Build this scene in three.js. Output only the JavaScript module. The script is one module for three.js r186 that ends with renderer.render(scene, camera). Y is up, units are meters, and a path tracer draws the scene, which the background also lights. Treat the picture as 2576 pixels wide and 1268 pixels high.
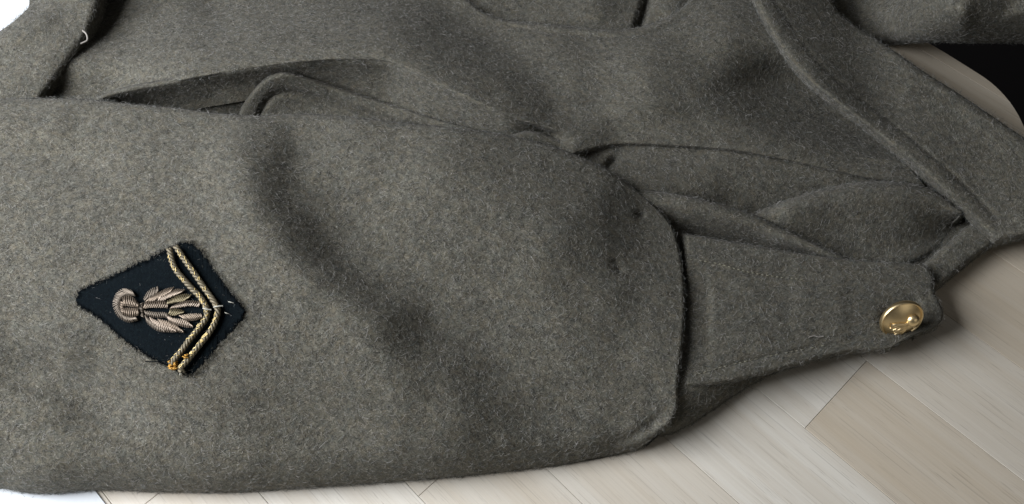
import * as THREE from 'three';
import { mergeGeometries } from 'three/addons/utils/BufferGeometryUtils.js';

// ---------------------------------------------------------------- camera, light, exposure
const scene = new THREE.Scene();
scene.background = new THREE.Color(0, 0, 0);
const FOV = 30, PITCH = 57 * Math.PI / 180, DIST = 0.43, ASPECT = 1024 / 504;
const camera = new THREE.PerspectiveCamera(FOV, ASPECT, 0.02, 20);
camera.position.set(0, DIST * Math.sin(PITCH), DIST * Math.cos(PITCH));
camera.lookAt(0, 0, 0);
camera.updateMatrixWorld(true);

// tall daylight window to the left of the table, and the pale ceiling that its light bounces from
const windowLight = new THREE.RectAreaLight(0xf6f8ff, 11.3, 0.46, 0.44);
windowLight.position.set(-0.51, 0.41, 0.09);
windowLight.lookAt(0, 0, 0);
windowLight.name = 'window_light';
scene.add(windowLight);
const ceilingLight = new THREE.RectAreaLight(0xfbfbff, 0.07, 3.2, 3.2);
ceilingLight.position.set(0.2, 2.2, 0.5);
ceilingLight.lookAt(0.2, 0, 0.5);
ceilingLight.name = 'ceiling_light';
scene.add(ceilingLight);

// a second, farther window towards the front right
const sideLight = new THREE.RectAreaLight(0xfff8ee, 0.7, 0.7, 0.7);
sideLight.position.set(1.0, 0.75, 1.1);
sideLight.lookAt(0, 0, 0);
sideLight.name = 'side_window_light';
scene.add(sideLight);

const renderer = new THREE.WebGLRenderer({ antialias: true });
renderer.setSize(1024, 504);
renderer.toneMapping = THREE.LinearToneMapping;
renderer.toneMappingExposure = 1.4;
renderer.shadowMap.enabled = true;

// ---------------------------------------------------------------- helpers
function rng(seed) { let a = seed >>> 0; return () => { a = (a + 0x6D2B79F5) | 0; let t = Math.imul(a ^ (a >>> 15), 1 | a); t = (t + Math.imul(t ^ (t >>> 7), 61 | t)) ^ t; return ((t ^ (t >>> 14)) >>> 0) / 4294967296; }; }
const clamp = (x, a, b) => Math.min(b, Math.max(a, x));
const lerp = (a, b, t) => a + (b - a) * t;
const smooth = (a, b, x) => { const t = clamp((x - a) / (b - a), 0, 1); return t * t * (3 - 2 * t); };
function hash2(i, j, s) { let h = Math.imul(i, 374761393) + Math.imul(j, 668265263) + Math.imul(s, 2246822519); h = Math.imul(h ^ (h >>> 13), 1274126177); return ((h ^ (h >>> 16)) >>> 0) / 4294967296; }
function vnoise(x, y, s = 0, wrap = 0) {
  const i = Math.floor(x), j = Math.floor(y), f = x - i, g = y - j, u = f * f * (3 - 2 * f), v = g * g * (3 - 2 * g);
  const W = wrap ? (n) => ((n % wrap) + wrap) % wrap : (n) => n;
  const a = hash2(W(i), W(j), s), b = hash2(W(i + 1), W(j), s), c = hash2(W(i), W(j + 1), s), d = hash2(W(i + 1), W(j + 1), s);
  return lerp(lerp(a, b, u), lerp(c, d, u), v) * 2 - 1;
}
// a point of the place: the spot at height h (metres above the table) on the sight line through a pixel of the 2576 x 1268 view of the photograph
const TF = Math.tan(FOV * Math.PI / 360), EYE = camera.position.clone();
const RIGHT = new THREE.Vector3(1, 0, 0), UPV = new THREE.Vector3(0, Math.cos(PITCH), -Math.sin(PITCH)), FWD = new THREE.Vector3(0, -Math.sin(PITCH), -Math.cos(PITCH));
function at(px, py, h = 0, out = new THREE.Vector3()) {
  const a = (px / 1288 - 1) * ASPECT * TF, b = (1 - py / 634) * TF;
  out.copy(FWD).addScaledVector(RIGHT, a).addScaledVector(UPV, b);
  return out.multiplyScalar((h - EYE.y) / out.y).add(EYE);
}
function spline(points, n) {            // even samples of a smooth line through 2-D points
  const c = new THREE.CatmullRomCurve3(points.map(([x, y]) => new THREE.Vector3(x, y, 0)), false, 'centripetal');
  c.arcLengthDivisions = 400;
  return c.getSpacedPoints(n).map((p) => [p.x, p.y]);
}
function table1(rows) {                // smooth curve through [x, y] knots, x rising
  const n = rows.length, m = rows.map((_, i) => { const a = rows[Math.max(0, i - 1)], b = rows[Math.min(n - 1, i + 1)]; return (b[1] - a[1]) / (b[0] - a[0]); });
  return (x) => {
    if (x <= rows[0][0]) return rows[0][1];
    for (let i = 1; i < n; i++) if (x <= rows[i][0]) { const [x0, y0] = rows[i - 1], [x1, y1] = rows[i], d = x1 - x0, t = (x - x0) / d, t2 = t * t, t3 = t2 * t; return (2 * t3 - 3 * t2 + 1) * y0 + (t3 - 2 * t2 + t) * d * m[i - 1] + (3 * t2 - 2 * t3) * y1 + (t3 - t2) * d * m[i]; }
    return rows[n - 1][1];
  };
}
function distLine(px, py, line) {       // distance to a polyline and side (+ right of its direction)
  let best = 1e9, side = 1, along = 0;
  for (let i = 1; i < line.length; i++) {
    const [x0, y0] = line[i - 1], [x1, y1] = line[i], dx = x1 - x0, dy = y1 - y0;
    const t = clamp(((px - x0) * dx + (py - y0) * dy) / (dx * dx + dy * dy), 0, 1);
    const ex = px - x0 - dx * t, ey = py - y0 - dy * t, d = Math.hypot(ex, ey);
    if (d < best) { best = d; side = dx * ey - dy * ex > 0 ? 1 : -1; along = (i - 1 + t) / (line.length - 1); }
  }
  return [best, side, along];
}
// cloth folds: [line, height in metres, width on one side, width on the other, fade at the ends]
function folds(list) {
  const L = list.map(([line, amp, w1, w2 = w1, fade = 0.25]) => [spline(line, 24), amp, w1, w2, fade]);
  return (px, py) => {
    let s = 0;
    for (const [line, amp, w1, w2, fade] of L) {
      const [d, side, al] = distLine(px, py, line), w = side > 0 ? w1 : w2;
      if (d > 3.2 * w) continue;
      const e = fade > 0 ? smooth(0, fade, al) * smooth(0, fade, 1 - al) : 1;
      s += amp * Math.exp(-d * d / (w * w)) * (fade > 0 ? lerp(0.15, 1, e) : 1);
    }
    return s;
  };
}
const used = {};
function numbered(name) { used[name] = (used[name] || 0) + 1; return used[name] === 1 ? name : name + '_' + String(used[name] - 1).padStart(3, '0'); }
function add(name, geometry, material, parent) {
  const m = new THREE.Mesh(geometry, material); m.name = parent === scene ? numbered(name) : name; m.castShadow = m.receiveShadow = true; parent.add(m); return m;
}
function group(name, parent) { const g = new THREE.Group(); g.name = parent === scene ? numbered(name) : name; parent.add(g); return g; }

// ---------------------------------------------------------------- textures
function dataTexture(n, data, color) {
  const t = new THREE.DataTexture(data, n, n, THREE.RGBAFormat);
  t.wrapS = t.wrapT = THREE.RepeatWrapping; t.magFilter = THREE.LinearFilter; t.minFilter = THREE.LinearMipmapLinearFilter; t.generateMipmaps = true;
  if (color) t.colorSpace = THREE.SRGBColorSpace; t.needsUpdate = true; return t;
}
// felted wool: thousands of short crossing fibres in several undyed and dyed tones
function woolTextures(seed, n, tones, strokes, density, base, mottle) {
  const R = rng(seed), col = new Float32Array(n * n * 3), hgt = new Float32Array(n * n);
  for (let y = 0; y < n; y++) for (let x = 0; x < n; x++) {
    const k = y * n + x;
    const m = vnoise(x / n * 36, y / n * 36, seed, 36) * 0.18 + vnoise(x / n * 84, y / n * 84, seed + 1, 84) * 0.7 + vnoise(x / n * 200, y / n * 200, seed + 2, 200) * 0.5 + vnoise(x / n * 11, y / n * 11, seed + 3, 11) * 0.12;
    const g = vnoise(x / n * 74, y / n * 74, seed + 5, 74), q = 1 + mottle * m;
    const g2 = vnoise(x / n * 120, y / n * 120, seed + 8, 120);
    col[k * 3] = base[0] * q * (1 + 0.04 * g); col[k * 3 + 1] = base[1] * q * (1 + 0.04 * g2); col[k * 3 + 2] = base[2] * q * (1 - 0.06 * g + 0.07 * g2);
    hgt[k] = 0.32 + 0.12 * m;
  }
  const total = Math.floor(strokes * density);
  for (let s = 0; s < total; s++) {
    const t = tones[Math.floor(R() * tones.length)], fat = 1 + Math.floor(R() * 2.6), a0 = (R() < 0.6 ? (R() - 0.5) * 1.4 : R() * Math.PI), len = 6 + R() * R() * 26, bend = (R() - 0.5) * 0.12;
    let x = R() * n, y = R() * n, a = a0; const top = 0.35 + R() * 0.6, al = t[3] * (0.5 + R() * 0.5);
    const v = 0.8 + R() * 0.4;
    for (let i = 0; i < len; i++) {
      const k = (((y | 0) % n + n) % n) * n + (((x | 0) % n + n) % n), e = al * Math.min(1, i / 3, (len - i) / 3);
      for (let b = 0; b < fat; b++) {
        const kb = (k + b * n) % (n * n);
        for (let c = 0; c < 3; c++) col[kb * 3 + c] += (t[c] * v - col[kb * 3 + c]) * e;
        hgt[kb] += (top - hgt[kb]) * e * 0.8;
      }
      x += Math.cos(a); y += Math.sin(a); a += bend;
    }
  }
  const cd = new Uint8Array(n * n * 4), hd = new Uint8Array(n * n * 4);
  const enc = (v) => { v = clamp(v, 0, 1); return Math.round(255 * (v <= 0.0031308 ? v * 12.92 : 1.055 * Math.pow(v, 1 / 2.4) - 0.055)); };
  for (let k = 0; k < n * n; k++) {
    for (let c = 0; c < 3; c++) cd[k * 4 + c] = enc(col[k * 3 + c]);
    cd[k * 4 + 3] = 255; const h = clamp(hgt[k] * 255, 0, 255); hd[k * 4] = hd[k * 4 + 1] = hd[k * 4 + 2] = h; hd[k * 4 + 3] = 255;
  }
  return [dataTexture(n, cd, true), dataTexture(n, hd, false)];
}
const WT = 0.16;                        // metres that one wool tile covers
const woolTones = [[0.34, 0.33, 0.31, 0.8], [0.20, 0.195, 0.175, 0.8], [0.10, 0.10, 0.082, 0.8], [0.035, 0.037, 0.032, 0.9], [0.115, 0.112, 0.075, 0.7], [0.075, 0.095, 0.085, 0.7], [0.125, 0.125, 0.14, 0.7], [0.045, 0.045, 0.038, 0.85], [0.15, 0.14, 0.115, 0.8], [0.48, 0.47, 0.44, 0.55]];
const [woolMap, woolBump] = woolTextures(11, 2048, woolTones, 150000, 0.85, [0.115, 0.111, 0.094], 0.30);
const wool = new THREE.MeshPhysicalMaterial({ color: new THREE.Color(0.80, 0.773, 0.685), map: woolMap, bumpMap: woolBump, bumpScale: 0.0008, roughness: 1, sheen: 0.45, sheenRoughness: 0.7, sheenColor: new THREE.Color(0.36, 0.34, 0.30) });
const [feltMap, feltBump] = woolTextures(31, 512, [[0.0015, 0.003, 0.004, 0.8], [0.003, 0.006, 0.007, 0.7], [0.009, 0.016, 0.017, 0.4]], 9000, 1, [0.002, 0.004, 0.0055], 0.3);
const felt = new THREE.MeshPhysicalMaterial({ map: feltMap, bumpMap: feltBump, bumpScale: 0.0003, roughness: 1, sheen: 0.06, sheenRoughness: 0.6, sheenColor: new THREE.Color(0.05, 0.07, 0.09), specularIntensity: 0.2 });

// ---------------------------------------------------------------- the cloth builder
// A sheet of cloth spanned between four border lines (back, front, left, right); height gives its rise above the table.
// lips: radius of the rounded border on each side and how far its edge drops to what lies beneath.
const fuzzSources = [];
function cloth(name, { back, front, left, right, height, lips = {}, cell = 0.0008, uvTurn = 0, noise = [0.0008, 0.0003], material = wool, fuzz = 1, seed = 1, tile = WT }, parent) {
  const L0 = left || [back[0], front[0]], R0 = right || [back[back.length - 1], front[front.length - 1]];
  const mid = (a) => { let s = 0; const p = spline(a, 40); let q = null; for (const [x, y] of p) { const w = at(x, y, 0.02); if (q) s += w.distanceTo(q); q = w; } return s; };
  const nu = clamp(Math.round(Math.max(mid(back), mid(front)) / cell), 12, 520), nv = clamp(Math.round(Math.max(mid(L0), mid(R0)) / cell), 8, 400);
  const A = spline(back, nu), B = spline(front, nu), L = spline(L0, nv), R = spline(R0, nv);
  const core = [];
  for (let j = 0; j <= nv; j++) {
    const v = j / nv, row = [];
    for (let i = 0; i <= nu; i++) {
      const u = i / nu, p = [0, 0];
      for (let c = 0; c < 2; c++) p[c] = (1 - v) * A[i][c] + v * B[i][c] + (1 - u) * L[j][c] + u * R[j][c]
        - ((1 - u) * (1 - v) * A[0][c] + u * (1 - v) * A[nu][c] + (1 - u) * v * B[0][c] + u * v * B[nu][c]);
      const g = at(p[0], p[1], 0.02);
      const wob = vnoise(g.x / 0.034, g.z / 0.034, seed) * noise[0] + vnoise(g.x / 0.011, g.z / 0.011, seed + 7) * noise[1];
      const h = height(p[0], p[1], u, v) + wob;
      row.push({ p, h, w: at(p[0], p[1], h) });
    }
    core.push(row);
  }
  const side = { back: (i, j) => core[0][i], front: (i, j) => core[nv][i], left: (i, j) => core[j][0], right: (i, j) => core[j][nu] };
  for (let j = 0; j <= nv; j++) for (let i = 0; i <= nu; i++) {
    const o = core[j][i]; let drop = 0;
    for (const s in lips) { const r = lips[s][0]; const e = side[s](i, j); const d = o.w.distanceTo(e.w); if (d < r) { const k = 1 - d / r; drop = Math.max(drop, r * (1 - Math.sqrt(Math.max(0, 1 - k * k))) * (lips[s][3] ?? 0.8)); } }
    o.drop = drop;
  }
  for (const row of core) for (const o of row) { if (o.drop) { o.h -= o.drop; o.w = at(o.p[0], o.p[1], Math.max(0.0006, o.h)); } }
  // borders turned down: rows of points that go down from the rim and in under the cloth
  const inward = (o, q, depth, tuck) => { const d = q.p ? at(q.p[0], q.p[1], o.w.y).sub(o.w).setY(0) : new THREE.Vector3(); if (d.lengthSq() < 1e-12) d.set(0, 0, 0); else d.normalize(); return [0.35, 0.7, 1].map((k) => ({ p: o.p, w: o.w.clone().addScaledVector(d, tuck * k * k).setY(Math.max(0.0004, o.w.y - depth * k)) })); };
  let grid = core.map((r) => r.slice());
  const K = 6;
  if (lips.left) grid.forEach((r) => { const t = inward(r[0], r[Math.min(K, nu)], lips.left[1], lips.left[2] || 0.001); r.unshift(t[2], t[1], t[0]); });
  if (lips.right) grid.forEach((r) => { const n = r.length, t = inward(r[n - 1], r[Math.max(0, n - 1 - K)], lips.right[1], lips.right[2] || 0.001); r.push(t[0], t[1], t[2]); });
  if (lips.back) { const a = grid[0], b = grid[Math.min(K, nv)], t = a.map((o, i) => inward(o, b[i], lips.back[1], lips.back[2] || 0.001)); grid = [t.map((x) => x[2]), t.map((x) => x[1]), t.map((x) => x[0]), ...grid]; }
  if (lips.front) { const n = grid.length, a = grid[n - 1], b = grid[Math.max(0, n - 1 - K)], t = a.map((o, i) => inward(o, b[i], lips.front[1], lips.front[2] || 0.001)); grid.push(t.map((x) => x[0]), t.map((x) => x[1]), t.map((x) => x[2])); }
  // geometry with lengths along the cloth as texture coordinates
  const H = grid.length, W = grid[0].length, pos = new Float32Array(H * W * 3), uv = new Float32Array(H * W * 2), idx = [];
  const su = [], sv = []; for (let j = 0; j < H; j++) { su.push(new Float32Array(W)); sv.push(new Float32Array(W)); }
  const jm = H >> 1, im = W >> 1;
  for (let j = 0; j < H; j++) { for (let i = im + 1; i < W; i++) su[j][i] = su[j][i - 1] + grid[j][i].w.distanceTo(grid[j][i - 1].w); for (let i = im - 1; i >= 0; i--) su[j][i] = su[j][i + 1] - grid[j][i].w.distanceTo(grid[j][i + 1].w); }
  for (let i = 0; i < W; i++) { for (let j = jm + 1; j < H; j++) sv[j][i] = sv[j - 1][i] + grid[j][i].w.distanceTo(grid[j - 1][i].w); for (let j = jm - 1; j >= 0; j--) sv[j][i] = sv[j + 1][i] - grid[j][i].w.distanceTo(grid[j + 1][i].w); }
  const ct = Math.cos(uvTurn), st = Math.sin(uvTurn), ox = hash2(seed, 3, 1), oy = hash2(seed, 5, 2);
  for (let j = 0; j < H; j++) for (let i = 0; i < W; i++) {
    const k = j * W + i, w = grid[j][i].w; pos.set([w.x, w.y, w.z], k * 3);
    const a = su[j][i] / tile, b = sv[j][i] / tile; uv[k * 2] = a * ct - b * st + ox; uv[k * 2 + 1] = a * st + b * ct + oy;
    if (i < W - 1 && j < H - 1) idx.push(k, k + W, k + 1, k + 1, k + W, k + W + 1);
  }
  const g = new THREE.BufferGeometry();
  g.setAttribute('position', new THREE.BufferAttribute(pos, 3)); g.setAttribute('uv', new THREE.BufferAttribute(uv, 2)); g.setIndex(idx); g.computeVertexNormals();
  const m = add(name, g, material, parent);
  if (fuzz) fuzzSources.push(g);
  return m;
}

// ---------------------------------------------------------------- the table
// staves run along D, their rows follow each other along N
const wA = at(1667, 1094, 0), wB = at(1862, 1268, 0);
const D = new THREE.Vector3().subVectors(wB, wA).setY(0).normalize(), N = new THREE.Vector3(D.z, 0, -D.x);   // N points away from the camera, to the right
const origin = wA.clone();
const along = (p) => new THREE.Vector3().subVectors(p, origin).dot(D), across = (p) => new THREE.Vector3().subVectors(p, origin).dot(N);
const ROW = across(at(2028, 1079, 0)), JOINT = along(at(2105, 990, 0));
function woodTexture(seed, tan, stripes) {
  const n = 1024, R = rng(seed), d = new Uint8Array(n * n * 4);
  const A = [0.56, 0.522, 0.44], B = [0.47, 0.405, 0.305], C = [0.67, 0.652, 0.58];
  const px = new Float32Array(n * n);
  for (let s = 0; s < 1300; s++) {       // open pores: fine dark dashes along the grain
    let x = R() * n, y = R() * n; const len = 14 + R() * R() * 130, dark = 0.08 + R() * 0.32, drift = (R() - 0.5) * 0.05, bold = R() < 0.12 ? 3 : 1 + Math.floor(R() * 2);
    for (let i = 0; i < len; i++) { const e = Math.min(1, i / 8, (len - i) / 8) * dark; for (let b = 0; b < bold; b++) { const k = (((y + b | 0) % n + n) % n) * n + ((x | 0) % n); px[k] = Math.max(px[k], e); } x += 1; y += drift; }
  }
  for (let y = 0; y < n; y++) for (let x = 0; x < n; x++) {
    const k = y * n + x, warp = vnoise(x / n * 3, y / n * 3, seed, 3) * 0.012;
    const q = y / n + warp;
    const band = vnoise(q * 14, 0.5, seed + 1) * 0.55 + vnoise(q * 40, x / n * 2, seed + 2) * 0.35 + vnoise(q * 120, x / n * 4, seed + 3) * 0.22;
    const fine = vnoise(x / n * 14, y / n * 400, seed + 4) * 0.035 + (R() - 0.5) * 0.03;
    const t = clamp(tan + band * stripes, 0, 1), w = clamp(-(tan + band * stripes) * 1.3, 0, 1);
    for (let c = 0; c < 3; c++) {
      let v = lerp(A[c], B[c], t); v = lerp(v, C[c], w); v *= 1 + fine; v = lerp(v, B[c] * 0.42, px[k]);
      v = clamp(v, 0, 1); d[k * 4 + c] = Math.round(255 * (1.055 * Math.pow(v, 1 / 2.4) - 0.055));
    }
    d[k * 4 + 3] = 255;
  }
  return dataTexture(n, d, true);
}
const woods = [woodTexture(5, 0.22, 0.4), woodTexture(8, -0.12, 0.55), woodTexture(13, 0.8, 0.35), woodTexture(21, 0.25, 0.45)].map((map) => new THREE.MeshPhysicalMaterial({ map, roughness: 0.48, clearcoat: 0.12, clearcoatRoughness: 0.4 }));
// outline of the rounded table top, on its plane
const edgePx = [[1900, -60], [2060, -12], [2200, 38], [2330, 104], [2420, 158], [2500, 212], [2550, 268], [2590, 345]];
const edge = spline(edgePx, 40).map(([x, y]) => at(x, y, 0));
const E0 = edge[0], E1 = edge[edge.length - 1];
const outline = [new THREE.Vector3(-0.75, 0, E0.z - 0.12), new THREE.Vector3(E0.x - 0.2, 0, E0.z - 0.045), ...edge, new THREE.Vector3(E1.x + 0.018, 0, E1.z + 0.08), new THREE.Vector3(E1.x + 0.02, 0, 0.15), new THREE.Vector3(E1.x - 0.06, 0, 0.32), new THREE.Vector3(E1.x - 0.2, 0, 0.42), new THREE.Vector3(-0.75, 0, 0.42)];
const table = group('table', scene);
table.userData = { label: 'pale wooden table top of glued staves under the coat', category: 'table' };
{
  const poly = outline.map((p) => [along(p), across(p)]);
  const clip = (pts, f) => { const out = []; for (let i = 0; i < pts.length; i++) { const a = pts[i], b = pts[(i + 1) % pts.length], fa = f(a), fb = f(b); if (fa >= 0) out.push(a); if (fa * fb < 0) { const t = fa / (fa - fb); out.push([lerp(a[0], b[0], t), lerp(a[1], b[1], t)]); } } return out; };
  let amin = 1e9, amax = -1e9, cmin = 1e9, cmax = -1e9; for (const [a, c] of poly) { amin = Math.min(amin, a); amax = Math.max(amax, a); cmin = Math.min(cmin, c); cmax = Math.max(cmax, c); }
  const T = 0.024, GAP = 0.00007, basis = new THREE.Matrix4().makeBasis(D, N, new THREE.Vector3(0, 1, 0)).setPosition(origin.x, -T, origin.z);
  const R = rng(77);
  // rows in view are cut where the photograph shows it
  for (let r = Math.max(-8, Math.floor(cmin / ROW)); r <= Math.floor(cmax / ROW); r++) {
    const c0 = r * ROW, c1 = c0 + ROW, cuts = [];
    let a = amin - R() * 0.3; while (a < amax) { cuts.push(a); a += 0.28 + R() * 0.25; } cuts.push(amax + 0.01);
    if (r === 1) { const q = cuts.filter((x) => Math.abs(x - JOINT) > 0.22); q.push(JOINT); q.sort((x, y) => x - y); cuts.length = 0; cuts.push(...q); }
    if (r === 0 || r === -1 || r === 2) { const q = cuts.filter((x) => x < -0.16 || x > amax); cuts.length = 0; cuts.push(...q); }
    for (let i = 1; i < cuts.length; i++) {
      let p = poly; p = clip(p, (q) => q[0] - cuts[i - 1] - GAP); p = clip(p, (q) => cuts[i] - GAP - q[0]); p = clip(p, (q) => q[1] - c0 - GAP); p = clip(p, (q) => c1 - GAP - q[1]);
      if (p.length < 3) continue;
      let area = 0; for (let k = 0; k < p.length; k++) { const a1 = p[k], b1 = p[(k + 1) % p.length]; area += a1[0] * b1[1] - a1[1] * b1[0]; }
      if (Math.abs(area) < 4e-5) continue;
      const s = new THREE.Shape(p.map(([x, y]) => new THREE.Vector2(x, y)));
      const g = new THREE.ExtrudeGeometry(s, { depth: T - 0.0003, bevelEnabled: true, bevelThickness: 0.00015, bevelSize: 0.00015, bevelOffset: -0.00015, bevelSegments: 1 });
      const uv = g.attributes.uv, ps = g.attributes.position, o1 = R() * 3, o2 = R() * 3;
      for (let k = 0; k < uv.count; k++) uv.setXY(k, ps.getX(k) / 0.30 + o1, ps.getY(k) / 0.12 + o2 + ps.getZ(k) * 3);
      g.applyMatrix4(basis); 
      let kind = [0, 3, 1, 2][Math.floor(R() * 4)];
      const midA = (cuts[i - 1] + cuts[i]) / 2;
      if (r === -1 && midA > -0.3 && midA < 0.3) kind = 3;
      if (r === 0 && midA > -0.2 && midA < 0.35) kind = 1;
      if (r === 1) kind = midA > JOINT ? 2 : 1;
      if (r === 2) kind = 0;
      if (r > 2) kind = 2;
      add('stave', g, woods[kind], table);
    }
  }
}
// dark floor far below the table edge
const floor = add('floor', new THREE.BoxGeometry(6, 0.04, 6), new THREE.MeshStandardMaterial({ color: new THREE.Color(0.012, 0.010, 0.010), roughness: 0.8 }), scene);
floor.position.set(0, -0.76, 0); floor.userData = { kind: 'structure', label: 'dark floor far below the table edge', category: 'floor' };

// white sheets under the coat
function sheet(name, corners, label) {
  const P = corners.map(([x, y]) => at(x, y, 0)), T = 0.0004, s = new THREE.Shape(P.map((p) => new THREE.Vector2(p.x, -p.z)));
  const g = new THREE.ExtrudeGeometry(s, { depth: T, bevelEnabled: false }); g.rotateX(-Math.PI / 2); g.translate(0, 0.0002, 0);
  const m = add(name, g, paper, scene); m.userData = { label, category: 'paper' }; return m;
}
const paper = new THREE.MeshStandardMaterial({ color: new THREE.Color(0.62, 0.65, 0.66), roughness: 0.85 });
sheet('paper_sheet', [[-420, 1050], [205, 1190], [290, 1300], [420, 1480], [-420, 1560]], 'white paper sheet poking out below the sleeve with the badge');
sheet('paper_sheet', [[-600, -150], [190, -150], [150, 60], [40, 260], [-600, 420]], 'white paper sheet lying beyond the rounded shoulder edge of the coat');

// ---------------------------------------------------------------- the coat
const coat = group('wool_coat', scene);
coat.userData = { label: 'grey brown felted wool military coat lying folded on the wooden table', category: 'coat' };

// far layers of the coat body (top of the picture)
cloth('back_lining_layer', { seed: 21, uvTurn: 0.4, cell: 0.0012,
  back: [[1150, -140], [1400, -130], [1700, -130], [2000, -120]], front: [[1150, 95], [1400, 110], [1700, 110], [2000, 100]],
  height: (() => { const f = folds([[[[1630, -120], [1625, 0], [1605, 70]], -0.006, 10, 16, 0], [[[1500, -100], [1500, 60]], 0.003, 60], [[[1690, -100], [1690, 60]], 0.003, 40]]); return (x, y) => 0.0085 + f(x, y); })() }, coat);

const bodyFold = folds([
  [[[1240, 62], [1400, 82], [1560, 94], [1655, 78], [1730, 38], [1770, -10]], -0.0006, 6, 6, 0.1],
  [[[1240, 52], [1400, 70], [1560, 82], [1650, 66], [1722, 28]], 0.0006, 9, 9, 0.1],
  [[[530, -40], [545, 80], [500, 160]], -0.004, 60, 60],
  [[[760, -60], [830, 30], [930, 70], [1050, 60]], 0.003, 70, 60],
  [[[1020, 20], [1200, 90], [1330, 190], [1450, 290]], -0.003, 60, 60],
  [[[1480, 60], [1490, 180], [1530, 300]], -0.0022, 60, 60],
  [[[1610, 70], [1640, 180], [1660, 320]], 0.0028, 70, 70],
  [[[1800, -20], [1835, 120], [1850, 230]], 0.003, 80, 80],
]);
const edgeB = [[1840, -90], [1890, -10], [1930, 62], [1985, 150], [2040, 208], [2080, 240], [2200, 332], [2330, 442], [2420, 525], [2502, 606]], edgeLine = spline(edgeB, 40);
const foldTop = [[180, 290], [270, 241], [430, 205], [560, 181], [700, 160], [820, 148], [900, 147], [980, 153], [1060, 186], [1150, 231], [1280, 290], [1400, 326], [1500, 352], [1580, 372]];
const foldTopLine = spline(foldTop, 40), foldTopAt = table1(foldTop);
const ridgeH = (x) => 0.045 - 0.005 * smooth(600, 200, x) - 0.013 * smooth(1000, 1560, x);
const skirtFold = folds([
  [[[1540, 440], [1700, 470], [1850, 500]], 0.003, 60, 50],
  [[[1560, 390], [1530, 420], [1500, 470]], -0.004, 12, 12],
]);
const skirtH = (x, y) => 0.021 - 0.013 * smooth(400, 570, y) * smooth(1600, 1800, x) - 0.006 * smooth(1700, 2300, x) + skirtFold(x, y);
const sideAt = table1([[100, 182], [165, 161], [230, 159], [330, 165], [420, 180], [500, 196], [600, 216]]);
const seamLine = spline([[1480, 378], [1560, 364], [1700, 368], [1850, 380], [2000, 408], [2120, 436], [2220, 456], [2330, 472]], 30);
const panelH = (x, y) => Math.max(0.003, ridgeH(x) - lerp(0.034, 0.026, smooth(1100, 1450, x)) * (1 - (1 - clamp((y - foldTopAt(x)) / 170, 0, 1)) ** 1.6) * smooth(-6, 14, y - foldTopAt(x))) - 0.014 * smooth(1260, 1450, x);
const bodyH = (x, y) => {
  const near = smooth(190, 0, distLine(x, y, foldTopLine)[0]), below = smooth(-4, 30, y - foldTopAt(x));
  const dip = 0.023 * smooth(260, 10, distLine(x, y, edgeLine)[0]) * smooth(80, 230, y);
  let h = 0.029 + 0.004 * smooth(1200, 1700, x) * smooth(320, 120, y) - 0.020 * smooth(260, -120, y) + 0.004 * smooth(1650, 1850, x) * smooth(200, 0, y) + 0.003 * smooth(700, 400, x) * smooth(80, 150, y) + 0.002 * smooth(340, 200, x) - 0.011 * smooth(-10, 80, y - sideAt(x)) * smooth(640, 430, x) - dip + bodyFold(x, y);
  if (x < 1600) h = lerp(h, ridgeH(x) + 0.0002 - 0.002 * below, near * smooth(250, 480, x) * smooth(1480, 1260, x));
  if (x < 1590 && x > 200) h = lerp(h, Math.min(h, panelH(x, y) - 0.005), smooth(0, 14, y - foldTopAt(x)) * smooth(200, 320, x) * smooth(1450, 1300, x));
  if (x > 1440) h = lerp(h, skirtH(x, y) + 0.0028, smooth(110, 0, distLine(x, y, seamLine)[0]) * smooth(1440, 1560, x));
  return h;
};
cloth('body_panel', { seed: 3, uvTurn: 0.2,
  back: [[90, -190], [500, -180], [900, -150], [1120, -40], [1240, 40], [1400, 62], [1560, 74], [1650, 56], [1715, 20], [1750, -20], [1800, -80], [1990, -90]],
  front: [[60, 330], [400, 345], [900, 380], [1300, 420], [1400, 402], [1480, 378], [1560, 364], [1700, 368], [1850, 380], [2000, 408], [2120, 436], [2220, 456], [2330, 472]],
  left: [[90, -190], [70, 60], [60, 330]], right: [[1990, -90], [2030, 70], [2130, 240], [2330, 472]],
  height: bodyH, lips: { back: [0.004, 0.014, 0.002], front: [0.0024, 0.004, 0.002] } }, coat);

// shoulder panel with its sunken seam, far left
cloth('shoulder_panel', { seed: 5, uvTurn: -0.6,
  back: [[-160, 180], [-60, 112], [0, 78], [48, 42], [86, 0], [130, -90]], front: [[-160, 330], [60, 330], [108, 244], [165, 170], [205, 112], [232, 60], [250, 0], [262, -90]],
  height: (() => { const f = folds([[[[-20, 130], [80, 70], [160, -20]], 0.003, 30, 30], [[[-60, 260], [60, 190], [180, 60]], 0.002, 40, 40]]); return (x, y) => 0.033 - 0.010 * smooth(60, 0, y) * smooth(200, 60, x) + f(x, y); })(),
  lips: { back: [0.009, 0.03, 0.004], front: [0.006, 0.012, 0.002] } }, coat);

// the long fold behind the sleeve
cloth('pocket_panel', { seed: 9, uvTurn: 0.3, back: foldTop.map(([x, y]) => [x, y - 9]), front: [[180, 330], [270, 330], [430, 345], [560, 360], [700, 370], [820, 380], [900, 390], [980, 400], [1060, 400], [1150, 410], [1280, 430], [1400, 440], [1500, 430], [1560, 420]],
  height: panelH, lips: { back: [0.001, 0.02, 0.003] } }, coat);
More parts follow.
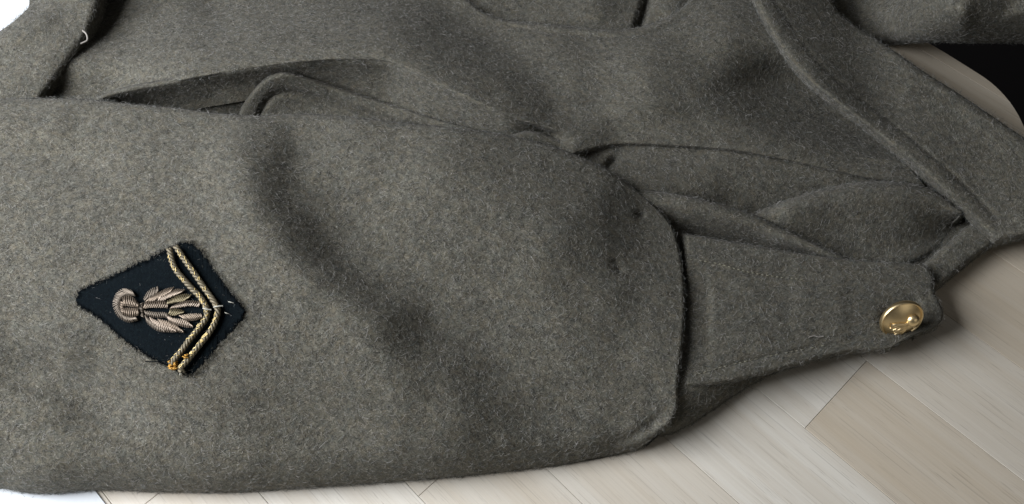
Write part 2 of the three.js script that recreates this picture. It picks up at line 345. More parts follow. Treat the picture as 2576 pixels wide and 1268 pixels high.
// pocket flap with a rounded corner
const flapBack = [[596, 300], [612, 262], [640, 224], [668, 196], [696, 184], [722, 182], [770, 194], [900, 236], [1000, 268], [1100, 300], [1230, 333], [1330, 356]];
cloth('pocket_flap', { seed: 10, uvTurn: 0.5, back: flapBack, front: [[640, 380], [700, 390], [760, 400], [800, 400], [850, 400], [900, 400], [950, 400], [1000, 410], [1080, 420], [1150, 430], [1250, 440], [1340, 440]],
  height: (() => { const f = folds([[[[650, 300], [664, 262], [690, 236], [722, 228], [780, 240], [900, 278], [1050, 322], [1200, 360]], -0.0022, 7, 7, 0]]); return (x, y) => panelH(x, y) + 0.0040 + f(x, y); })(),
  lips: { back: [0.003, 0.006, 0.001] }, noise: [0.0005, 0.0002] }, coat);
// two little puckers peeping over the sleeve
cloth('pucker_fold', { seed: 12, back: [[1262, 352], [1290, 338], [1335, 330], [1380, 340], [1430, 362], [1475, 388]], front: [[1262, 400], [1300, 420], [1350, 430], [1400, 440], [1450, 440], [1475, 430]],
  height: (x, y, u, v) => 0.0325 - 0.007 * smooth(1300, 1480, x) - 0.012 * v, lips: { back: [0.004, 0.01, 0.001], right: [0.004, 0.008, 0.001] } }, coat);

// lower layer of the skirt, right of the sleeve
cloth('skirt_panel', { seed: 14, uvTurn: -0.3, back: [[1460, 330], [1600, 345], [1750, 355], [1900, 370], [2100, 390], [2440, 420]], front: [[1500, 620], [1640, 660], [1800, 680], [1950, 690], [2120, 690], [2300, 690]],
  right: [[2440, 420], [2450, 560], [2300, 690]],
  height: skirtH }, coat);
// right-hand soft fold under the front edge
cloth('skirt_fold', { seed: 15, uvTurn: 0.7, back: [[1860, 560], [1920, 526], [1980, 503], [2050, 481], [2120, 464], [2180, 456], [2240, 456], [2300, 462], [2350, 480], [2420, 530]], front: [[1860, 660], [1950, 690], [2020, 700], [2090, 705], [2150, 700], [2200, 695], [2250, 685], [2290, 668], [2345, 640], [2430, 565]],
  height: (x, y, u, v) => 0.023 - 0.008 * smooth(2000, 1860, x) - 0.018 * smooth(0.0, 0.85, v) - 0.003 * smooth(2250, 2430, x), lips: { back: [0.008, 0.02, 0.003], front: [0.005, 0.012, 0.002], right: [0.004, 0.01, 0.001] } }, coat);
// fold between the sleeve and the strap
cloth('skirt_fold', { seed: 16, uvTurn: 0.2, back: [[1520, 470], [1640, 480], [1700, 487], [1760, 500], [1830, 518], [1900, 541], [1960, 570], [2020, 598], [2070, 622], [2120, 645], [2170, 665]], front: [[1520, 640], [1640, 650], [1700, 655], [1760, 660], [1830, 670], [1900, 680], [1960, 690], [2020, 695], [2070, 700], [2120, 705], [2170, 700]],
  height: (x, y, u, v) => 0.029 - 0.011 * smooth(1700, 2160, x) - 0.022 * smooth(0.0, 0.8, v), lips: { back: [0.007, 0.016, 0.003], right: [0.004, 0.01, 0.001] } }, coat);
// hem strip at the end of the skirt
cloth('hem_strip', { seed: 17, uvTurn: 1.0, back: [[2250, 720], [2300, 682], [2345, 645], [2400, 598], [2440, 566], [2500, 560]], front: [[2300, 760], [2345, 735], [2380, 706], [2430, 664], [2480, 626], [2510, 600]],
  height: () => 0.010, lips: { back: [0.004, 0.008, 0.001], front: [0.003, 0.010, 0.002] } }, coat);
// the far sleeve, upper right
cloth('far_sleeve', { seed: 18, uvTurn: 0.6, back: [[2020, -140], [2200, -140], [2400, -140], [2640, -140], [2760, -140]], front: [[2090, 60], [2160, 112], [2222, 116], [2320, 106], [2440, 107], [2580, 108], [2760, 122]],
  height: (() => { const f = folds([[[[2140, -60], [2160, 40], [2230, 110]], -0.005, 26, 40], [[[2300, -100], [2380, 20], [2460, 60]], 0.003, 60, 70], [[[2500, -100], [2560, 40]], -0.004, 50, 50]]); return (x, y) => 0.010 + 0.056 * smooth(2150, 2440, x) - 0.012 * smooth(0, 120, y) * smooth(2300, 2420, x) + f(x, y); })(),
  lips: { front: [0.028, 0.004, 0.014, 1.0] } }, coat);
// long front edge of the coat
cloth('front_edge', { seed: 19, uvTurn: -0.8, back: [[2040, -90], [2080, -20], [2115, 36], [2180, 84], [2240, 122], [2330, 184], [2400, 228], [2490, 288], [2576, 347], [2680, 420]], front: edgeB,
  right: [[2680, 420], [2660, 560], [2590, 588], [2502, 606]],
  height: (() => { const f = folds([[[[1900, -50], [1965, 70], [2055, 190], [2190, 298], [2400, 478], [2480, 560]], 0.0014, 20, 34, 0],
    [[[1915, -60], [1985, 60], [2075, 175], [2212, 284], [2422, 462], [2505, 548]], -0.0007, 6, 6, 0]]); return (x, y, u, v) => 0.038 - 0.013 * smooth(2000, 2350, x) - 0.012 * (1 - v) * smooth(2300, 2120, x) + 0.005 * (1 - v) * smooth(2180, 2360, x) - 0.008 * v * smooth(2280, 2500, x) + f(x, y); })(),
  lips: { back: [0.004, 0.032, 0.003], front: [0.0035, 0.006, 0.003], right: [0.003, 0.008, 0.002] }, noise: [0.0009, 0.0003] }, coat);

// lower piece under the strap
cloth('cuff_panel', { seed: 20, uvTurn: 0.15, back: [[1560, 800], [1700, 800], [1850, 820], [1960, 840], [2060, 860]], front: [[1540, 1090], [1640, 1092], [1700, 1080], [1760, 1048], [1850, 990], [1920, 952], [2000, 920], [2060, 898]],
  height: (x, y, u, v) => 0.0195 - 0.006 * smooth(1720, 2000, x) - 0.008 * smooth(0.55, 1, v), lips: { front: [0.007, 0.012, 0.003] } }, coat);

// the strap
const strapBack = [[1672, 578], [1710, 586], [1800, 601], [1900, 618], [2000, 635], [2100, 649], [2200, 658], [2290, 663], [2328, 668], [2345, 690], [2346, 722], [2358, 752], [2372, 782], [2370, 806], [2352, 824], [2328, 830], [2306, 838]];
const strapFront = [[1672, 982], [1710, 974], [1800, 965], [1900, 944], [2000, 918], [2080, 895], [2150, 882], [2200, 881], [2232, 878], [2252, 866], [2270, 852], [2286, 844], [2300, 840], [2304, 839], [2305, 838.6], [2305.5, 838.4], [2306, 838.2]];
const strapFold = folds([[[[1750, 662], [1900, 690], [2050, 705]], -0.0006, 5, 5], [[[1780, 930], [1950, 893], [2080, 866]], -0.0007, 5, 5], [[[1690, 780], [1800, 780]], -0.0015, 90, 90], [[[2200, 800], [2260, 800], [2330, 760]], -0.003, 30, 30], [[[1980, 780], [2150, 770]], 0.0012, 80, 80]]);
const strapH = (x, y) => 0.0225 - 0.006 * smooth(1720, 2150, x) - 0.002 * smooth(2150, 2370, x) - 0.0015 * smooth(780, 900, y) + strapFold(x, y) - 0.005 * smooth(1732, 1706, x);
cloth('half_belt_strap', { seed: 22, uvTurn: 0.35, back: strapBack, front: strapFront, cell: 0.0006, height: strapH, lips: { back: [0.0022, 0.0045, 0.0015], front: [0.0022, 0.0045, 0.0015] }, noise: [0.0006, 0.0002] }, coat);

// the sleeve in front
const sleeveTop = [[-170, 262], [0, 249], [130, 247], [240, 251], [320, 260], [440, 271], [560, 286], [640, 291], [740, 286], [850, 291], [1000, 307], [1200, 328], [1300, 345], [1380, 365], [1450, 390], [1540, 433], [1600, 478], [1640, 516]];
const sleeveBottom = [[-170, 1218], [0, 1229], [70, 1240], [130, 1242], [240, 1233], [400, 1237], [570, 1238], [720, 1230], [880, 1220], [1050, 1207], [1250, 1190], [1400, 1172], [1500, 1155], [1570, 1140], [1610, 1127], [1640, 1104]];
const sleeveRight = [[1640, 516], [1670, 545], [1694, 580], [1706, 620], [1718, 690], [1722, 760], [1718, 840], [1710, 920], [1705, 972], [1703, 1020], [1685, 1062], [1640, 1104]];
const sleeveFold = folds([
  [[[640, 260], [610, 400], [630, 520], [740, 650], [900, 780], [1080, 880]], 0.006, 80, 90, 0.2],
  [[[742, 280], [760, 400], [810, 540], [920, 670], [1080, 780], [1260, 880], [1450, 980]], -0.0072, 105, 185, 0.35],
  [[[745, 290], [755, 360], [770, 440]], -0.0018, 50, 80, 0.4],
  [[[1000, 320], [1150, 420], [1350, 540], [1500, 700]], 0.0045, 120, 150],
  [[[1130, 880], [1330, 960], [1520, 1060]], -0.0035, 90, 130, 0.4],
  [[[820, 900], [980, 990], [1180, 1080], [1350, 1130]], 0.0035, 90, 100, 0.4],
  [[[560, 960], [760, 1060], [980, 1150]], -0.002, 80, 80, 0.4],
  [[[-140, 880], [60, 930], [240, 1010], [420, 1110]], -0.0085, 70, 85, 0.4],
  [[[-140, 800], [60, 840], [260, 900]], 0.003, 70, 60],
  [[[-100, 390], [120, 395], [330, 450]], -0.003, 45, 45],
  [[[-60, 310], [200, 320]], 0.002, 50, 50],
  [[[1640, 620], [1650, 800], [1640, 1000]], 0.001, 60, 50],
  [[[1500, 1130], [1620, 1080], [1690, 1020]], -0.0015, 14, 14],
  [[[1604, 538], [1614, 541]], -0.0022, 9, 9, 0], [[[1548, 660], [1556, 676]], -0.0013, 12, 10, 0],
]);
const sleeveRise = table1([[-200, 0.052], [500, 0.054], [1000, 0.050], [1350, 0.042], [1600, 0.033], [1730, 0.030]]);
const sleeveProfile = table1([[0, 0.97], [0.12, 1], [0.3, 0.99], [0.5, 0.9], [0.7, 0.72], [0.86, 0.5], [1, 0.27]]);
const topAt = table1(sleeveTop.map(([x, y]) => [x, y])), botAt = table1(sleeveBottom);
const sleeveH = (x, y) => {
  const t = clamp((y - topAt(x)) / (botAt(x) - topAt(x)), 0, 1), k = smooth(1500, 1720, x);
  return lerp(sleeveRise(x) * sleeveProfile(t), 0.0250 - 0.007 * smooth(0.6, 1, t), k) + sleeveFold(x, y);
};
cloth('sleeve', { seed: 2, uvTurn: 0, back: sleeveTop, front: sleeveBottom, right: sleeveRight, cell: 0.0007, material: wool, height: sleeveH, lips: { back: [0.005, 0.05, 0.006], front: [0.016, 0.03, 0.004], right: [0.0014, 0.005, 0.003] } }, coat);

// ---------------------------------------------------------------- badge on the sleeve
const sleeveSurf = (px, py) => { const g = at(px, py, 0.02); return sleeveH(px, py) + vnoise(g.x / 0.034, g.z / 0.034, 2) * 0.0008 + vnoise(g.x / 0.011, g.z / 0.011, 9) * 0.0003; };
const cropPx = (cx, cy) => [(250 + cx * 0.4731) / 1.5901, (930 + cy * 0.4731) / 1.5901];
const onBadge = (cx, cy, lift) => { const [x, y] = cropPx(cx, cy); return at(x, y, sleeveSurf(x, y) + lift); };
const finePx = (qx, qy) => [(420 + qx / 4.2275 - 250) / 0.4731, (1080 + qy / 4.2275 - 930) / 0.4731];
function tube(points, radius, sides = 5, segments = 0) { const c = new THREE.CatmullRomCurve3(points, false, 'centripetal'); return new THREE.TubeGeometry(c, segments || points.length * 2, radius, sides, false); }
const badge = group('sleeve_badge', coat);
badge.userData = { label: 'navy diamond badge embroidered with a plume and two gold cords' };
{
  const R = rng(404);
  const rough = (line, n) => spline(line, n).map(([x, y]) => [x + (R() - 0.5) * 22, y + (R() - 0.5) * 22]).map(([x, y]) => cropPx(x, y));
  const upper = rough([[118, 575], [135, 515], [170, 478], [330, 405], [520, 320], [700, 235], [850, 165], [960, 105], [1040, 88], [1108, 108], [1190, 200], [1300, 350], [1400, 490], [1480, 590], [1535, 672]], 110);
  const lower = rough([[118, 575], [150, 620], [240, 675], [340, 745], [430, 830], [520, 905], [640, 985], [760, 1060], [890, 1125], [1010, 1185], [1075, 1195], [1120, 1175], [1200, 1080], [1330, 930], [1440, 810], [1510, 735], [1535, 672]], 110);
  cloth('felt_diamond', { back: upper, front: lower, height: (x, y) => sleeveSurf(x, y) + 0.0010, lips: { back: [0.0008, 0.0014, 0.0001], front: [0.0008, 0.0014, 0.0001] }, cell: 0.0005, noise: [0, 0.00015], material: felt, fuzz: 0, seed: 41, tile: 0.04 }, badge);
  // frayed threads round the rim of the felt
  const fray = [];
  for (const line of [upper, lower]) for (let i = 1; i < line.length - 1; i++) for (let k = 0; k < 4; k++) {
    const [x, y] = line[i], s = line === upper ? -1 : 1, dx = (R() - 0.5) * 10, dy = s * (2 + R() * R() * 10);
    const p = (q, l) => { const X = x + dx * q, Y = y + dy * q; return at(X, Y, sleeveSurf(X, Y) + l); };
    fray.push(tube([p(-0.5, 0.0014), p(0.3, 0.0014 + R() * 0.0004), p(1, 0.0003 + R() * 0.0008)], 0.00007, 3, 3));
  }
  fray.push(tube([onBadge(820, 1092, 0.001), onBadge(770, 1094, 0.0016), onBadge(700, 1090, 0.0008)], 0.00022, 5, 6));
  add('frayed_edge', mergeGeometries(fray), felt, badge).userData.kind = 'stuff';

  const bullion = [[0.22, 0.175, 0.13, 0.42], [0.17, 0.142, 0.11, 0.46], [0.27, 0.22, 0.17, 0.38], [0.19, 0.16, 0.095, 0.44]].map(([r, g, b, q]) => new THREE.MeshStandardMaterial({ color: new THREE.Color(r, g, b), metalness: 0.75, roughness: q }));
  const cordMat = new THREE.MeshStandardMaterial({ color: new THREE.Color(0.155, 0.132, 0.085), metalness: 0.4, roughness: 0.55 });
  const yellow = new THREE.MeshStandardMaterial({ color: new THREE.Color(0.50, 0.27, 0.045), roughness: 0.8 });
  const goldThread = new THREE.MeshStandardMaterial({ color: new THREE.Color(0.62, 0.48, 0.20), metalness: 0.5, roughness: 0.4 });
  const pale = new THREE.MeshStandardMaterial({ color: new THREE.Color(0.38, 0.37, 0.31), roughness: 0.9 });
  const cords = [
    [[903, 138], [915, 200], [932, 262], [968, 330], [1030, 402], [1092, 472], [1155, 535], [1198, 598], [1222, 655], [1214, 722], [1160, 800], [1080, 900], [1005, 1000], [945, 1075], [915, 1118]],
    [[958, 118], [1005, 190], [1055, 262], [1105, 330], [1200, 470], [1290, 600], [1312, 655], [1300, 730], [1250, 832], [1150, 962], [1062, 1072], [1000, 1150], [1012, 1182]]];
  for (const line of cords) {
    const n = 220, c = spline(line, n), lift = 0.0025, ctr = c.map(([x, y]) => onBadge(x, y, lift)), strands = [];
    const up = new THREE.Vector3(0, 1, 0), sd = new THREE.Vector3(), tg = new THREE.Vector3();
    for (let k = 0; k < 3; k++) {
      const pts = ctr.map((p, i) => {
        tg.subVectors(ctr[Math.min(n, i + 1)], ctr[Math.max(0, i - 1)]).normalize(); sd.crossVectors(tg, up).normalize();
        const a = i * 0.33 + k * Math.PI * 2 / 3, r = 0.00052;
        return p.clone().addScaledVector(sd, Math.cos(a) * r * 1.15).addScaledVector(up, Math.sin(a) * r);
      });
      strands.push(tube(pts, 0.00062, 6, n * 2));
    }
    const cord = add('gold_cord', mergeGeometries(strands), cordMat, badge);
    // worn places where the bright wrapping thread shows
    const worn = [];
    for (let k = 0; k < 46; k++) {
      const i = 6 + Math.floor(R() * (n - 12)), p = ctr[i], q = ctr[i + 3 + Math.floor(R() * 3)] || ctr[n];
      tg.subVectors(q, p).normalize(); sd.crossVectors(tg, up).normalize(); const a = (R() - 0.5) * 1.6, b = a + 0.5;
      const off = (o, t) => o.clone().addScaledVector(sd, Math.sin(t) * 0.0011).addScaledVector(up, Math.cos(t) * 0.0011);
      worn.push(tube([off(p, a), off(p.clone().lerp(q, 0.5), (a + b) / 2), off(q, b)], 0.00016, 4, 4));
    }
    const w = add('wrapping_thread', mergeGeometries(worn), goldThread, cord); w.userData.kind = 'stuff';
  }
  // frayed yellow core at the cord ends
  const tuft = [];
  for (let k = 0; k < 46; k++) { const x = 915 + (R() - 0.5) * 48, y = 1118 + (R() - 0.5) * 74, a = (R() - 0.5) * 1.3, l = 26 + R() * 26; tuft.push(tube([onBadge(x, y, 0.0016 + R() * 0.0012), onBadge(x + Math.cos(a) * l * 0.5, y + Math.sin(a) * l * 0.5, 0.0024 + R() * 0.0014), onBadge(x + Math.cos(a) * l, y + Math.sin(a) * l, 0.0012)], 0.00024, 4, 5)); }
  for (let k = 0; k < 16; k++) { const x = 1030 + (R() - 0.5) * 36, y = 1045 + (R() - 0.5) * 30; tuft.push(tube([onBadge(x, y, 0.003), onBadge(x + 14, y - 4 + R() * 8, 0.0042), onBadge(x + 28, y + R() * 10, 0.0026)], 0.00018, 4, 4)); }
  add('yellow_thread_tuft', mergeGeometries(tuft), yellow, badge);
  const endTuft = []; for (let k = 0; k < 16; k++) { const x = 1008 + (R() - 0.5) * 30, y = 1165 + (R() - 0.5) * 30; endTuft.push(tube([onBadge(x, y, 0.0026), onBadge(x + (R() - 0.5) * 30, y + 12, 0.0024), onBadge(x + (R() - 0.5) * 50, y + 30, 0.0008)], 0.00022, 4, 4)); }
  add('frayed_cord_end', mergeGeometries(endTuft), pale, badge);
  for (const l of [[[1188, 640], [1215, 648], [1258, 654]], [[1278, 632], [1315, 624], [1356, 622]]]) add('tie_stitch', tube(l.map(([x, y], i) => onBadge(x, y, i === 1 ? 0.0040 : 0.0034)), 0.0003, 5, 8), pale, badge);
  for (const [x, y, l] of [[1425, 590, 22], [1388, 682, 16]]) add('lint_fleck', tube([onBadge(x - l, y - 5, 0.0014), onBadge(x, y, 0.0018), onBadge(x + l, y + 6, 0.0014)], 0.0002, 4, 5), pale, badge);

  // plume and ball: every lobe is laid out of short metal strands between its two borders
  const lobe = (name, inner, outer, slant, mat, lift = 0.0016, rise = 0.0007, step = 35) => {
    const len = (a) => a.reduce((s, p, i) => i ? s + Math.hypot(p[0] - a[i - 1][0], p[1] - a[i - 1][1]) : 0, 0);
    const n = Math.max(5, Math.round(Math.max(len(inner), len(outer)) / step)), N2 = 120, I = spline(inner, N2), O = spline(outer, N2), g = [];
    for (let i = 0; i <= n; i++) {
      const t = i / n, a = I[Math.round(clamp(t - slant * 0.5, 0, 1) * N2)], b = O[Math.round(clamp(t + slant * 0.5, 0, 1) * N2)];
      const P = [0, 0.3, 0.65, 1].map((k) => { const [cx, cy] = finePx(lerp(a[0], b[0], k) + (R() - 0.5) * 5 + Math.sin(k * 3.14) * 7, lerp(a[1], b[1], k) + (R() - 0.5) * 5); return onBadge(cx, cy, lift + rise * Math.sin(Math.PI * (0.12 + 0.76 * k))); });
      g.push(tube(P, 0.00025 + R() * 0.00005, 5, 6));
    }
    return add(name, mergeGeometries(g), mat, badge);
  };
  const M = bullion;
  lobe('embroidered_ball', [[510, 440], [430, 430], [360, 440], [300, 480], [262, 560], [265, 640], [290, 720], [340, 770], [430, 800], [545, 770]], [[500, 368], [400, 330], [300, 320], [210, 380], [150, 500], [140, 620], [190, 740], [260, 820], [400, 888], [545, 850]], 0.14, M[1], 0.0017, 0.0010);
  lobe('embroidered_ball', [[310, 605], [380, 612], [470, 622], [560, 630]], [[290, 470], [400, 435], [480, 465], [555, 560]], 0.1, M[0], 0.0023, 0.0012);
  lobe('embroidered_ball', [[310, 655], [400, 640], [480, 648], [560, 650]], [[290, 735], [370, 770], [450, 795], [555, 765]], 0.12, M[0], 0.0023, 0.0012);
  lobe('embroidered_ball', [[335, 560], [328, 630], [330, 700]], [[250, 530], [240, 630], [262, 710]], 0.1, M[0], 0.0019, 0.0008);
  lobe('embroidered_neck', [[572, 590], [576, 680], [604, 770]], [[648, 555], [652, 680], [662, 800]], 0, M[1], 0.0018, 0.0006, 30);
  const F = [
    [[[680, 520], [760, 480], [840, 430], [900, 380]], [[650, 500], [700, 400], [790, 320], [890, 285]], 0.05, 1],
    [[[700, 530], [820, 520], [920, 480], [1020, 430], [1085, 390]], [[760, 460], [880, 400], [980, 345], [1080, 305], [1165, 290]], 0.06, 0],
    [[[900, 515], [1000, 510], [1080, 475], [1180, 430], [1260, 390]], [[920, 430], [1010, 395], [1110, 355], [1210, 325], [1345, 332]], 0.06, 2],
    [[[1050, 590], [1130, 565], [1210, 545], [1320, 530], [1400, 480]], [[1040, 530], [1140, 485], [1220, 440], [1340, 410], [1462, 415]], 0.05, 3],
    [[[650, 655], [760, 640], [880, 640], [1000, 640], [1080, 650]], [[660, 540], [760, 530], [880, 530], [980, 525], [1050, 560]], 0.06, 0],
    [[[1110, 650], [1200, 640], [1320, 625], [1450, 610], [1620, 630]], [[1100, 640], [1180, 590], [1290, 550], [1430, 520], [1600, 535]], 0.07, 2],
    [[[1070, 755], [1160, 772], [1260, 745], [1335, 720]], [[1090, 650], [1180, 655], [1260, 665], [1335, 700]], 0.1, 3],
    [[[670, 690], [780, 708], [900, 718], [1000, 718], [1060, 740]], [[680, 760], [780, 790], [900, 810], [1000, 800], [1050, 815]], 0.05, 1],
    [[[680, 770], [740, 820], [830, 900], [920, 960], [1000, 1040]], [[690, 840], [740, 920], [830, 995], [920, 1042], [1010, 1048]], 0.06, 1],
    [[[760, 800], [860, 850], [960, 890], [1060, 930], [1200, 1040]], [[800, 905], [880, 975], [970, 1030], [1080, 1052], [1210, 1050]], 0.06, 2],
    [[[900, 830], [1000, 850], [1100, 890], [1200, 940], [1320, 1050]], [[930, 905], [1020, 965], [1110, 1012], [1220, 1042], [1330, 1060]], 0.06, 0],
    [[[1040, 745], [1140, 808], [1250, 828], [1360, 845], [1480, 955]], [[1060, 850], [1160, 905], [1270, 942], [1380, 972], [1485, 970]], 0.06, 2],
    [[[1260, 770], [1380, 750], [1500, 740], [1640, 742]], [[1340, 845], [1440, 855], [1540, 850], [1640, 805]], 0.06, 0],
  ];
  for (const [a, b, sl, m] of F) lobe('embroidered_feather', a, b, sl * 2.2, M[m], 0.0016 + R() * 0.0003);
}

// ---------------------------------------------------------------- gilt button on the strap
{
  const gold = new THREE.MeshStandardMaterial({ color: new THREE.Color(0.84, 0.66, 0.37), metalness: 1, roughness: 0.4 });
  const b = group('brass_button', coat); b.userData = { label: 'domed gilt button with raised grenade emblem on the strap tip' };
  const c = at(2268, 803, strapH(2268, 803) + 0.0078), v = new THREE.Vector3().subVectors(EYE, c).normalize();
  const right = new THREE.Vector3(1, 0, 0).addScaledVector(v, -v.x).normalize(), down = new THREE.Vector3().crossVectors(right, v).normalize(); if (down.dot(UPV) > 0) down.negate();
  const tilt = 48 * Math.PI / 180, n = v.clone().multiplyScalar(Math.cos(tilt)).addScaledVector(right, 0.56 * Math.sin(tilt)).addScaledVector(down, 0.83 * Math.sin(tilt)).normalize();
  const e1 = right.clone().multiplyScalar(0.83).addScaledVector(down, -0.56).normalize(); e1.addScaledVector(n, -e1.dot(n)).normalize();
  const e3 = new THREE.Vector3().crossVectors(e1, n);
  b.applyMatrix4(new THREE.Matrix4().makeBasis(e1, n, e3).setPosition(c));
  const R = 0.0091, dome = (r) => 0.0024 * (1 - (r / R) ** 2);
  const prof = []; for (let i = 0; i <= 20; i++) { const r = R * 0.90 * i / 20; prof.push(new THREE.Vector2(Math.max(1e-5, r), dome(r))); }
  const flip = (a) => a.slice().reverse();
  add('face', new THREE.LatheGeometry(flip(prof), 64), gold, b);
  add('rim', new THREE.LatheGeometry([[0.84, -0.0016], [0.97, -0.0012], [1.0, -0.0004], [1.0, 0.0004], [0.97, 0.00095], [0.93, 0.001], [0.89, 0.0003]].map(([r, y]) => new THREE.Vector2(R * r, y)), 64), gold, b);
  add('back_shell', new THREE.LatheGeometry([[0.01, -0.0034], [0.3, -0.0034], [0.6, -0.0028], [0.86, -0.0016]].map(([r, y]) => new THREE.Vector2(R * r, y)), 48), gold, b);
  const sh = add('shank', new THREE.TorusGeometry(0.0022, 0.0007, 8, 20), gold, b); sh.position.set(0, -0.0052, 0);
  const bx = 0.36 * R, bz = 0.20 * R;
  const ball = add('grenade_ball', new THREE.SphereGeometry(0.31 * R, 32, 20), gold, b); ball.scale.set(1, 0.75, 1); ball.position.set(bx, dome(0.4 * R) + 0.0001, bz);
  const Q = rng(9), fl = [];
  for (let k = 0; k < 9; k++) {
    const a = (k - 4) / 4 * 0.62, pts = [];
    for (let i = 0; i <= 6; i++) { const t = i / 6, x = bx - 0.24 * R - t * R * (0.62 + 0.16 * Q()), z = bz + Math.sin(a) * R * (0.12 + t * 0.75) + Math.sin(t * 8 + k * 2) * R * 0.035; const q = Math.min(Math.hypot(x, z), R * 0.86); const f = q / Math.max(1e-6, Math.hypot(x, z)); pts.push(new THREE.Vector3(x * f, dome(q) + 0.00018, z * f)); }
    const g = tube(pts, 0.0005 + Q() * 0.0002, 6, 14); fl.push(g);
  }
  fl.push(tube([new THREE.Vector3(bx - 0.26 * R, dome(0.3 * R) + 0.0002, bz - 0.13 * R), new THREE.Vector3(bx - 0.28 * R, dome(0.3 * R) + 0.0003, bz), new THREE.Vector3(bx - 0.26 * R, dome(0.3 * R) + 0.0002, bz + 0.13 * R)], 0.0005, 6, 8));
  add('grenade_flame', mergeGeometries(fl), gold, b);
}

// ---------------------------------------------------------------- sewing thread
const threadMat = new THREE.MeshStandardMaterial({ color: new THREE.Color(0.21, 0.20, 0.14), roughness: 0.9 });
const paleThread = new THREE.MeshStandardMaterial({ color: new THREE.Color(0.27, 0.25, 0.22), roughness: 0.95 });
{
  const R = rng(61);
  const strapSurf = (px, py) => { const g = at(px, py, 0.02); return strapH(px, py) + vnoise(g.x / 0.034, g.z / 0.034, 22) * 0.0006 + vnoise(g.x / 0.011, g.z / 0.011, 29) * 0.0002; };
  for (const line of [[[1735, 652], [1800, 662], [1880, 684], [1960, 697], [2050, 706]], [[1745, 944], [1825, 921], [1950, 893], [2079, 868]]]) {
    const n = 26, c = spline(line, n * 4), g = [];
    for (let k = 0; k < n; k++) { if (R() < 0.18) continue; const P = [0, 1, 2, 3].map((i) => { const [x, y] = c[k * 4 + i]; return at(x, y, strapSurf(x, y) + (i === 0 || i === 3 ? -0.0001 : 0.0004)); }); g.push(tube(P, 0.00017, 4, 4)); }
    add('stitch_row', mergeGeometries(g), threadMat, coat);
  }
  const loop = [[2034, 849], [2048, 845], [2060, 848], [2072, 846]]; add('pulled_thread', tube(loop.map(([x, y]) => at(x, y, strapSurf(x, y) + 0.0006)), 0.00022, 5, 14), paleThread, coat);
  add('loose_thread', tube([[208, 77], [216, 84], [220, 94], [219, 102], [212, 106], [203, 110]].map(([x, y]) => at(x, y, 0.0445)), 0.00042, 6, 24), paleThread, coat);
}

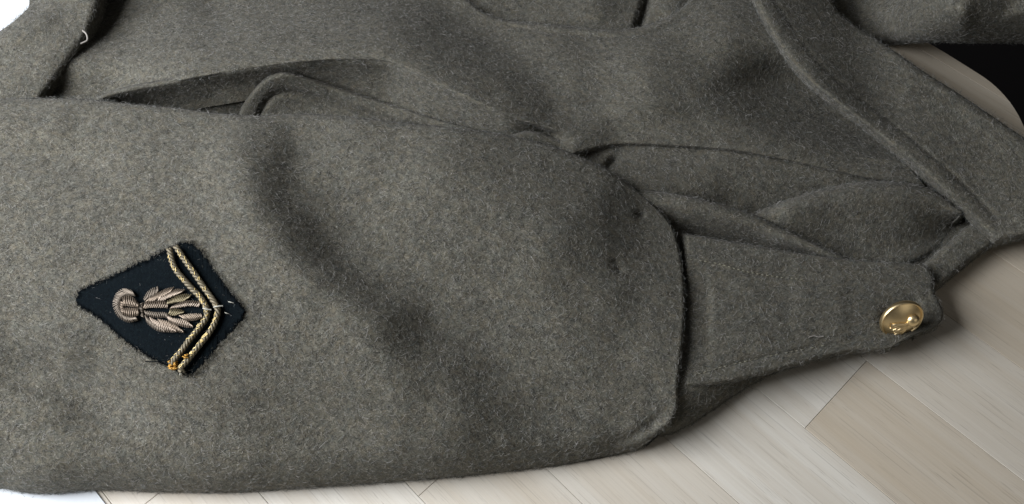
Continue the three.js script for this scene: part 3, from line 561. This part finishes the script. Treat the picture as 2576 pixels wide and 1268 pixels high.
// ---------------------------------------------------------------- raised wool fibres on all cloth panels
{
  const R = rng(2024), G = [];
  for (const bend of [0.25, -0.35, 0.6]) {
    const pts = []; for (let i = 0; i <= 4; i++) { const t = i / 4; pts.push(new THREE.Vector3(t, 0.16 * Math.sin(t * 2.6), bend * t * t * 0.5)); }
    G.push(new THREE.TubeGeometry(new THREE.CatmullRomCurve3(pts), 4, 0.017, 3, false));
  }
  const total = 290000;
  let area = 0; const src = fuzzSources.map((g) => {
    const p = g.attributes.position, ix = g.index, cum = new Float32Array(ix.count / 3); let s = 0;
    const a = new THREE.Vector3(), b = new THREE.Vector3(), c = new THREE.Vector3();
    for (let t = 0; t < cum.length; t++) { a.fromBufferAttribute(p, ix.getX(3 * t)); b.fromBufferAttribute(p, ix.getX(3 * t + 1)); c.fromBufferAttribute(p, ix.getX(3 * t + 2)); s += b.sub(a).cross(c.sub(a)).length() / 2; cum[t] = s; }
    area += s; return [g, cum, s];
  });
  const fm = new THREE.MeshStandardMaterial({ color: 0xffffff, roughness: 0.85 });
  const tones = [[0.34, 0.33, 0.30], [0.20, 0.195, 0.17], [0.11, 0.11, 0.09], [0.42, 0.41, 0.38], [0.05, 0.052, 0.045], [0.12, 0.12, 0.085], [0.13, 0.15, 0.14], [0.045, 0.045, 0.04]];
  const mats = G.map(() => []), cols = G.map(() => []);
  const n = new THREE.Vector3(), q = new THREE.Vector3(), t1 = new THREE.Vector3(), t2 = new THREE.Vector3(), pa = new THREE.Vector3(), pb = new THREE.Vector3(), pc = new THREE.Vector3(), m4 = new THREE.Matrix4();
  for (const [g, cum, s] of src) {
    const count = Math.round(total * s / area), p = g.attributes.position, nn = g.attributes.normal, ix = g.index;
    for (let k = 0; k < count; k++) {
      const r = R() * s; let lo = 0, hi = cum.length - 1; while (lo < hi) { const m = (lo + hi) >> 1; if (cum[m] < r) lo = m + 1; else hi = m; }
      const i0 = ix.getX(3 * lo), i1 = ix.getX(3 * lo + 1), i2 = ix.getX(3 * lo + 2);
      let a = R(), b = R(); if (a + b > 1) { a = 1 - a; b = 1 - b; }
      pa.fromBufferAttribute(p, i0); pb.fromBufferAttribute(p, i1); pc.fromBufferAttribute(p, i2);
      q.copy(pa).multiplyScalar(1 - a - b).addScaledVector(pb, a).addScaledVector(pc, b);
      n.fromBufferAttribute(nn, i0);
      t1.set(R() - 0.5, R() - 0.5, R() - 0.5).cross(n).normalize(); if (!(t1.lengthSq() > 0.5)) continue;
      const lift = R() < 0.14 ? 0.25 + R() * 0.6 : R() * 0.18; t1.multiplyScalar(Math.cos(lift)).addScaledVector(n, Math.sin(lift));
      t2.crossVectors(n, t1).normalize(); n.crossVectors(t1, t2).normalize();
      const len = 0.0009 + R() * R() * 0.0029, th = 0.0018 + R() * 0.0010, v = Math.floor(R() * 3);
      m4.makeBasis(t1.clone().multiplyScalar(len), n.clone().multiplyScalar(th), t2.clone().multiplyScalar(th)).setPosition(q.x, q.y, q.z);
      mats[v].push(...m4.elements); const c = tones[Math.floor(R() * tones.length)], w = 0.55 + R() * 0.45; cols[v].push(c[0] * w, c[1] * w, c[2] * w);
    }
  }
  G.forEach((g, v) => {
    const im = new THREE.InstancedMesh(g, fm, mats[v].length / 16); im.instanceMatrix = new THREE.InstancedBufferAttribute(new Float32Array(mats[v]), 16); im.instanceColor = new THREE.InstancedBufferAttribute(new Float32Array(cols[v]), 3);
    im.name = 'wool_fibres'; im.userData.kind = 'stuff'; im.castShadow = im.receiveShadow = true; coat.add(im);
  });
}

renderer.render(scene, camera);
